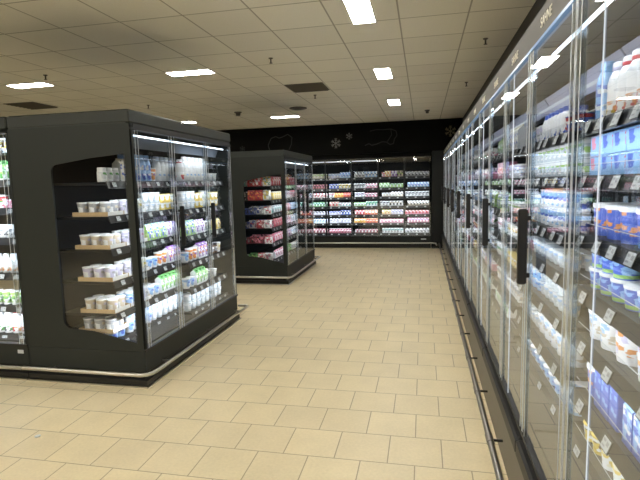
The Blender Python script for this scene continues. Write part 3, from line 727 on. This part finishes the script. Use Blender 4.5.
# ---- near island: cardboard trays with cups at the windowed end, rows behind the doors
cups_end = [cw_gry, cw_gry2, cw_lil, cw_gry2, cw_gry]
M_tray = printed('white', 'white', 'lilac')
CS = {}
def cup_s(t):
    return t.narrow
def cardboard_tray(c, u0, u1, v0, v1, z, label, group, fm=None):
    fm = fm or M_card
    m = MB(); th = .004; h = .034; a, b, d, e = 0, u1 - u0, 0, v1 - v0
    m.box(a, b, d, e, 0, th, M_card)
    q = MB()
    t = empty('cardboard_tray', (0, 0, 0)); t.matrix_world = c.mw @ Matrix.Translation((u0, v0, z)); tag(t, label, 'tray', group)
    m.build('tray_base', t)
    for x0, x1, y0, y1, mat in ((a, a + th, d, e, M_card), (b - th, b, d, e, M_card), (a + th, b - th, d, d + th, M_cardw if fm is M_card else M_tray), (a + th, b - th, e - th, e, M_card)):
        s = MB(); s.box(x0, x1, y0, y1, th, h, mat); s.build('tray_wall', t)
for i, cp in zip((1, 2, 3, 4), cups_end):
    z = near.shelves[i]
    cardboard_tray(near, .075, .285, .285, .60, z + .002, 'brown cardboard tray of cups behind end window, %s, near island case' % shelf_name(near, i), 'cardboard trays behind the end window')
    n = 0
    for a in range(2):
        for d in range(3):
            n += 1
            put(near, cp, .075 + .053 + a * .1, .285 + .054 + d * .1, z + .008, '%s, tray %s row, %s cup from aisle, %s, near island case' % (cp.desc, ['front', 'rear'][a], ORD[d + 1], shelf_name(near, i)), 'yoghurt cups in the cardboard trays', True)
cardboard_tray(near, .075, .285, .315, .63, near.shelves[5] + .065, 'brown cardboard tray raised on cups behind end window, bottom shelf', 'cardboard trays behind the end window')
for a in range(2):
    for d in range(3):
        put(near, cw_gry, .128 + a * .1, .369 + d * .1, near.shelves[5] + .071, 'white grey yoghurt cup, raised bottom tray %s row, %s cup from aisle' % (['front', 'rear'][a], ORD[d + 1]), 'yoghurt cups in the cardboard trays', True)
        put(near, t_lid, .128 + a * .1, .369 + d * .1, near.shelves[5] + .002, 'blue white quark tub, %s row under raised bottom tray, %s from aisle' % (['front', 'rear'][a], ORD[d + 1]), 'quark tubs under the raised tray', False)
row_cups = [(cw_lil, cw_yel), (cw_lil, cw_pink), (cw_lil, cw_yel), (cw_blu, cw_lil)]
for i, pair in zip((1, 2, 3, 4), row_cups):
    z = near.shelves[i]
    for q, cp in enumerate(pair):
        u0 = .29 + q * .162
        cardboard_tray(near, u0, u0 + .158, .285, .60, z + .002, 'printed cardboard tray, %s from the end tray, %s, near island case' % (('next' if q == 0 else 'second'), shelf_name(near, i)), 'cardboard trays behind the first door', M_cardw)
        for a in range(2):
            for d in range(2):
                put(near, cup_s(cp), u0 + .043 + a * .072, .285 + .042 + d * .075, z + .008, '%s, %s printed tray, %s column, %s from aisle, %s, near island' % (cp.desc, ('next', 'second')[q], ORD[a + 1], ORD[d + 1], shelf_name(near, i)), 'yoghurt cups in the printed trays', True)
fill(near, 0, [(j_wht, 3, .004, 1, 1), (k_wht, 2, .004), (b_blu, 4, .003, 1, 2), (.0,), (cw_org, 1, .01), (b_wht, 9, .003), (b_wht, 6, .003)], parts=True, umax=1.25)
near.anchor = 'the trays'
fill(near, 1, [(c_clear, 3, .004, 2), (c_yel, 3, .003, 2), (c_clear, 1, .003, 2), (p_yel, 3, .004), (cw_lil, 5, .006)], u0=.64, parts=True, umax=1.25)
fill(near, 2, [(p_grn, 3, .004), (p_pur, 4, .004), (p_pur, 5, .004)], u0=.64, parts=True, umax=1.25)
fill(near, 3, [(cw_blu, 2, .004, 1), (cw_org, 2, .004), (k_pur, 8, .004), (cw_org, 5, .006)], u0=.64, parts=True, umax=1.25)
fill(near, 4, [(cw_blu, 2, .004, 1, 2), (k_grn, 5, .004), (cw_grn, 3, .004), (cw_grn, 4, .006)], u0=.64, parts=True, umax=1.25)
fill(near, 5, [(cw_blu, 4, .004, 2, 2), (c_clear, 9, .006, 2, 2), (cw_blu, 4, .006)], u0=.295, parts=True, umax=1.25)

near.s = .10
fill(near, 0, [(b_wht2, 1, .004), (b_wht, 6, .003), (.05,), (c_clear, 2, .02)], u0=1.0, parts=True)
fill(near, 1, [(c_clear, 3, .005, 2), (c_yel, 2, .006, 2), (c_clear, 1, .006, 2), (c_yel, 3, .006, 2)], u0=1.0, parts=True)
fill(near, 2, [(p_grn, 2, .006), (p_pur, 2, .006), (cw_gry, 2, .006, 1), (p_yel, 2, .006)], u0=1.0, parts=True)
fill(near, 3, [(cw_blu, 1, .004), (cw_org, 2, .004), (k_pur, 3, .006), (.02,), (j_dk, 3, .012), (cw_yel, 1, .008)], u0=1.0, parts=True)
fill(near, 4, [(cw_blu, 2, .006), (k_grn, 3, .006), (cw_grn, 1, .01), (c_clgrn, 2, .03)], u0=1.0, parts=True)
fill(near, 5, [(c_clear, 8, .012, 2)], u0=1.0, parts=True)
near.s = .28

# ---- head-end case (only its end beside the dark panel shows)
for i, segs in enumerate(([(c_yel, 4, .004, 1)], [(k_grn, 6, .004)], [(bx_pink, 2, .004), (cup('white red yoghurt cup', 'white', 'red', 'green', 'white', .045, .11), 3, .004)],
                          [(jar('white black dessert jar', 'white', 'dark', 'grey', 'white'), 6, .004)], [(b_org, 6, .004)], [(cw_grn, 5, .004), (c_red, 1, .004)], [(b_wht2, 3, .004), (bottle('white green drink bottle', 'white', 'dark', 'green', 'white', .04, .2), 3, .004)])):
    fill(head, i, segs, parts=True, reverse=True)

# ---- far island case: meat and sausage packs
far.anchor = 'the end rows'
fi = [[('white', 'teal', 'red'), ('red', 'white', 'pink'), ('red', 'orange', 'yellow'), ('pink', 'red', 'white')],
      [('red', 'orange', 'dark'), ('yellow', 'white', 'beige'), ('white', 'grey', 'pink'), ('grey', 'pink', 'red')],
      [('navy', 'blue', 'grey'), ('grey', 'white', 'teal'), ('red', 'white', 'pink'), ('lightblue', 'white', 'grey')],
      [('blue', 'navy', 'white'), ('darkred', 'red', 'grey'), ('white', 'red', 'pink'), ('white', 'lightblue', 'grey')],
      [('darkred', 'pink', 'dark'), ('pink', 'white', 'red'), ('purple', 'white', 'pink'), ('white', 'grey', 'lightblue')],
      [('pink', 'white', 'red'), ('white', 'pink', 'darkred'), ('green', 'lime', 'white'), ('white', 'grey', 'beige')]]
FEND_SHADED = [[('white', 'yellow', 'teal'), ('red', 'white', 'pink'), ('red', 'darkred', 'white'), ('teal', 'white', 'grey'), ('white', 'teal', 'dark')],  # deeper packs coloured darker to stand in for shade inside the case
        [('white', 'yellow', 'grey'), ('red', 'darkred', 'orange'), ('red', 'darkred', 'orange'), ('dark', 'grey', 'dark'), ('dark', 'brown', 'dark')],
        [('white', 'grey', 'red'), ('grey', 'navy', 'white'), ('navy', 'dark', 'grey'), ('navy', 'blue', 'dark'), ('navy', 'dark', 'grey')],
        [('white', 'grey', 'pink'), ('darkred', 'red', 'white'), ('grey', 'navy', 'darkred'), ('navy', 'dark', 'grey'), ('navy', 'dark', 'blue')],
        [('white', 'pink', 'red'), ('darkred', 'pink', 'dark'), ('darkred', 'dark', 'pink'), ('darkred', 'dark', 'grey'), ('dark', 'darkred', 'grey')],
        [('white', 'pink', 'grey'), ('white', 'pink', 'red'), ('green', 'dark', 'lime'), ('green', 'dark', 'grey'), ('dark', 'green', 'dark')]]
for i, r in enumerate(fi):
    a = [tp_(*q, 't' if (i + n) % 2 else 'b', .12, .13 if i else .15) for n, q in enumerate(r)]
    z = far.shelves[i]
    er = FEND_SHADED[i]
    # packs lying in depth behind the end window face the viewer
    for d in range(5):
        p = tp_(*er[d], 't' if (i + d) % 2 else 'b', .12, (.15, .16, .12, .13, .12, .12)[i] - .02 * (d > 2))
        o = put(far, p, .115, far.s + .06 + d * .125, z + .003, '%s, end row shaded inward, %s from aisle, %s, far island case' % (p.desc, ORD[d + 1], shelf_name(far, i)), 'packs behind the far island end window', False, -PI / 2)
        k2 = a[(1, 0, 1, 0, 1)[d]]
        if i < 5 and d < 3 :
            put(far, k2, .24, far.s + .06 + d * .125, z + .003, '%s, second end row, %s from aisle, %s, far island case' % (k2.desc, ORD[d + 1], shelf_name(far, i)), 'packs behind the far island end window', False, -PI / 2)
    fill(far, i, [(a[1], 4, .006), (a[2], 4, .006), (a[3], 5, .006)], u0=.32)

# ---- back wall case, counted from the dark column
bw = [  # sections listed from the column: S4, S3, S2, S1, S0
 [[('grey', 'dark', 'white')], [('beige', 'dark', 'lime'), ('purple', 'white', 'lilac'), ('orange', 'white', 'yellow'), ('pink', 'white', 'red')], [('lightblue', 'white', 'dark'), ('grey', 'white', 'dark')], [('lightblue', 'white', 'blue'), ('lilac', 'white', 'lightblue')], [('cream', 'white', 'lime')]],
 [[('lightblue', 'white', 'blue')], [('lime', 'white', 'green'), ('green', 'white', 'lime')], [('pink', 'white', 'dark'), ('white', 'grey', 'dark')], [('white', 'yellow', 'dark'), ('blue', 'white', 'dark')], [('brown', 'pink', 'dark')]],
 [[('white', 'grey', 'dark')], [('cream', 'white', 'dark'), ('beige', 'white', 'grey')], [('pink', 'white', 'dark'), ('white', 'lilac', 'dark')], [('red', 'orange', 'pink'), ('orange', 'yellow', 'red'), ('white', 'grey', 'pink')], [('white', 'red', 'dark')]],
 [[('beige', 'dark', 'white')], [('white', 'dark', 'beige'), ('white', 'grey', 'dark')], [('white', 'teal', 'green'), ('lime', 'white', 'teal')], [('white', 'teal', 'pink'), ('beige', 'red', 'white')], [('green', 'white', 'teal')]],
 [[('pink', 'red', 'white')], [('lilac', 'white', 'navy'), ('cream', 'orange', 'green')], [('red', 'orange', 'white'), ('red', 'white', 'pink')], [('blue', 'white', 'dark'), ('lilac', 'white', 'blue')], [('lilac', 'white', 'dark')]],
 [[('pink', 'white', 'purple')], [('pink', 'white', 'darkred')], [('red', 'orange', 'white'), ('orange', 'yellow', 'white')], [('lilac', 'white', 'grey'), ('white', 'lilac', 'dark')], [('white', 'lightblue', 'dark')]],
 [[('grey', 'white', 'dark')], [('white', 'grey', 'teal')], [('darkred', 'white', 'pink')], [('darkred', 'pink', 'white')], [('darkred', 'white', 'pink')]]]
SEC = [.60, .60, .62, .61, .60]
for i, secs in enumerate(bw):
    segs = []; u = back.ext[0]
    for si, pals in enumerate(secs):
        w = .066 if (i + si) % 2 else .074
        n = int((SEC[si] - .03) / (w + .006)); k = len(pals)
        for j, p in enumerate(pals):
            nn = n // k + (1 if j < n % k else 0)
            hh = (.14 if i == 0 else .118) * (1 if (i * 3 + si * 5 + j) % 4 else .8)
            segs.append((tp_(*p, 't' if (i + si + j) % 3 else 'b', w, hh), nn, .006))
        segs.append((SEC[si] - n * (w + .006),))
    fill(back, i, segs, reverse=True)

# ---- aisle coolers
def R(c, i, segs, parts, **k): fill(c, i, segs, parts=parts, reverse=False, **k)
c = runs[0]
c.anchor = 'far end'
R(c, 0, [(b_blu, 1, .05), (b_wht3, 1, .006, 1, 2), (b_wht2, 4, .006, 1, 2), (b_wht3, 2, .006), (b_wht, 3, .006)], True)
R(c, 1, [(bx_clr, 1, .004, 2, 2), (bx_blue, 3, .004, 2, 2), (bx_clr, 1, .004, 2), (bx_blue, 3, .004, 2)], True)
R(c, 2, [(t_blue, 7, .006, 1, 2)], True)
R(c, 3, [(t_blgr, 3, .008, 2, 1), (t_blgr, 5, .01, 1, 2), (t_blgr, 2, .01)], True)
R(c, 4, [(bk_blu, 2, .012, 1, 2), (bk_wht, 2, .05), (bk_wht, 3, .02)], True)
R(c, 5, [(t_blue, 1, .03), (bx_tall, 3, .004, 1, 2), (.05,), (k_blue, 4, .006), (bk_wht, 2, .02)], True)
R(c, 6, [(c_yel, 2, .02), (cw_yel, 3, .02), (tub('yellow white quark tub', 'white', 'yellow', 'lime', 'white', .07, .07), 4, .02)], True)
c = runs[1]; c.anchor = 'far end'
R(c, 0, [(cw_blu, 2, .01, 1, 1), (cw_lil, 2, .01), (b_navy, 2, .01, 1, 2), (b_navy, 4, .006, 1, 2), (c_red, 3, .006, 1)], True)
R(c, 1, [(c_clear, 3, .004, 2, 1), (c_clgrn, 7, .004, 2, 2), (c_clgrn, 2, .004, 2)], True)
R(c, 2, [(c_clear, 4, .004, 2, 1), (cw_blu, 8, .004, 2, 1)], True)
R(c, 3, [(bx_pink, 2, .01, 1), (c_clear, 8, .004, 1, 2)], True)
R(c, 4, [(t_lid, 4, .005, 2), (c_clear, 6, .004, 2, 1)], True)
R(c, 5, [(c_clear, 4, .01), (bk_blu, 5, .01, 1)], True)
R(c, 6, [(t_lid, 10, .012, 1, 2)], True)
c = runs[2]; c.anchor = 'far end'
R(c, 0, [(k_grn, 6, .008), (k_wht, 6, .008)], False)
R(c, 1, [(bx_pink, 5, .006, 2), (cw_lil, 5, .006)], False)
R(c, 2, [(p_grn, 5, .004), (c_clgrn, 5, .004)], False)
R(c, 3, [(cw_pink, 5, .005), (cw_yel, 6, .005)], False)
R(c, 4, [(j_wht, 6, .006), (c_yel, 6, .006)], False)
R(c, 5, [(cw_gry, 11, .006)], False)
R(c, 6, [(k_grn, 8, .02)], False)
mixes = [[k_wht, j_wht], [bx_pink, p_pur], [cw_blu, t_lid], [cw_gry, cw_pink], [j_dk, cw_org], [bx_pink, p_yel], [k_grn, cw_grn]]
mixes2 = [[j_wht, cw_pink], [cw_pink, bx_pink], [t_lid, p_grn], [cw_yel, j_wht], [p_pur, cw_gry], [cw_lil, bx_pink], [cw_gry, k_grn]]
for q, c in enumerate(runs[3:]):
    c.anchor = 'far end'
    for i in range(7):
        a, b = (mixes if q % 2 else mixes2)[i]
        n = 4 if q < 3 else 3
        g = .02 if q < 3 else .05
        R(c, i, [(a, n, g), (b, n + 1, g)], False)

# ---- scrap on the floor
m = MB(); m.lathe([(0, 0), (.016, 0), (.02, .004), (.012, .007), (0, .006)], [M_tag] * 4, 7, (0, 0, .0005)); o = m.build('paper_scrap'); o.location = (-2.395, 2.475, 0)
tag(o, 'tiny white paper scrap lying on the beige floor tiles', 'litter')

# ------------------------------------------------------------------ camera, world, colour
f = 485.0
R3 = Matrix(((.978167340, .000683704213, .207817679), (.206282801, .118161993, -.971331637), (-.0252202547, .992994097, .115441166)))
cam = bpy.data.cameras.new('camera'); cam.sensor_width = 36; cam.sensor_fit = 'HORIZONTAL'; cam.lens = 36 * f / 640; cam.clip_start = .02
co = bpy.data.objects.new('camera', cam); C.objects.link(co)
# orthonormalise: rows are the world axes seen from the camera, columns the camera axes in the world
cx = Vector((R3[0][0], R3[1][0], R3[2][0])).normalized(); cy = Vector((R3[0][1], R3[1][1], R3[2][1])); cy = (cy - cx * cy.dot(cx)).normalized(); cz = cx.cross(cy)
co.matrix_world = Matrix.Translation((0, 0, 1.55)) @ Matrix(((cx.x, cy.x, cz.x), (cx.y, cy.y, cz.y), (cx.z, cy.z, cz.z))).to_4x4()
bpy.context.scene.camera = co
w = bpy.data.worlds.new('world'); bpy.context.scene.world = w; w.use_nodes = True
w.node_tree.nodes['Background'].inputs[0].default_value = (.5, .5, .5, 1); w.node_tree.nodes['Background'].inputs[1].default_value = .02
sc = bpy.context.scene
sc.cycles.sample_clamp_indirect = 0
sc.view_settings.view_transform = 'Standard'; sc.view_settings.look = 'None'; sc.view_settings.exposure = 0
print('products', NPROD[0])
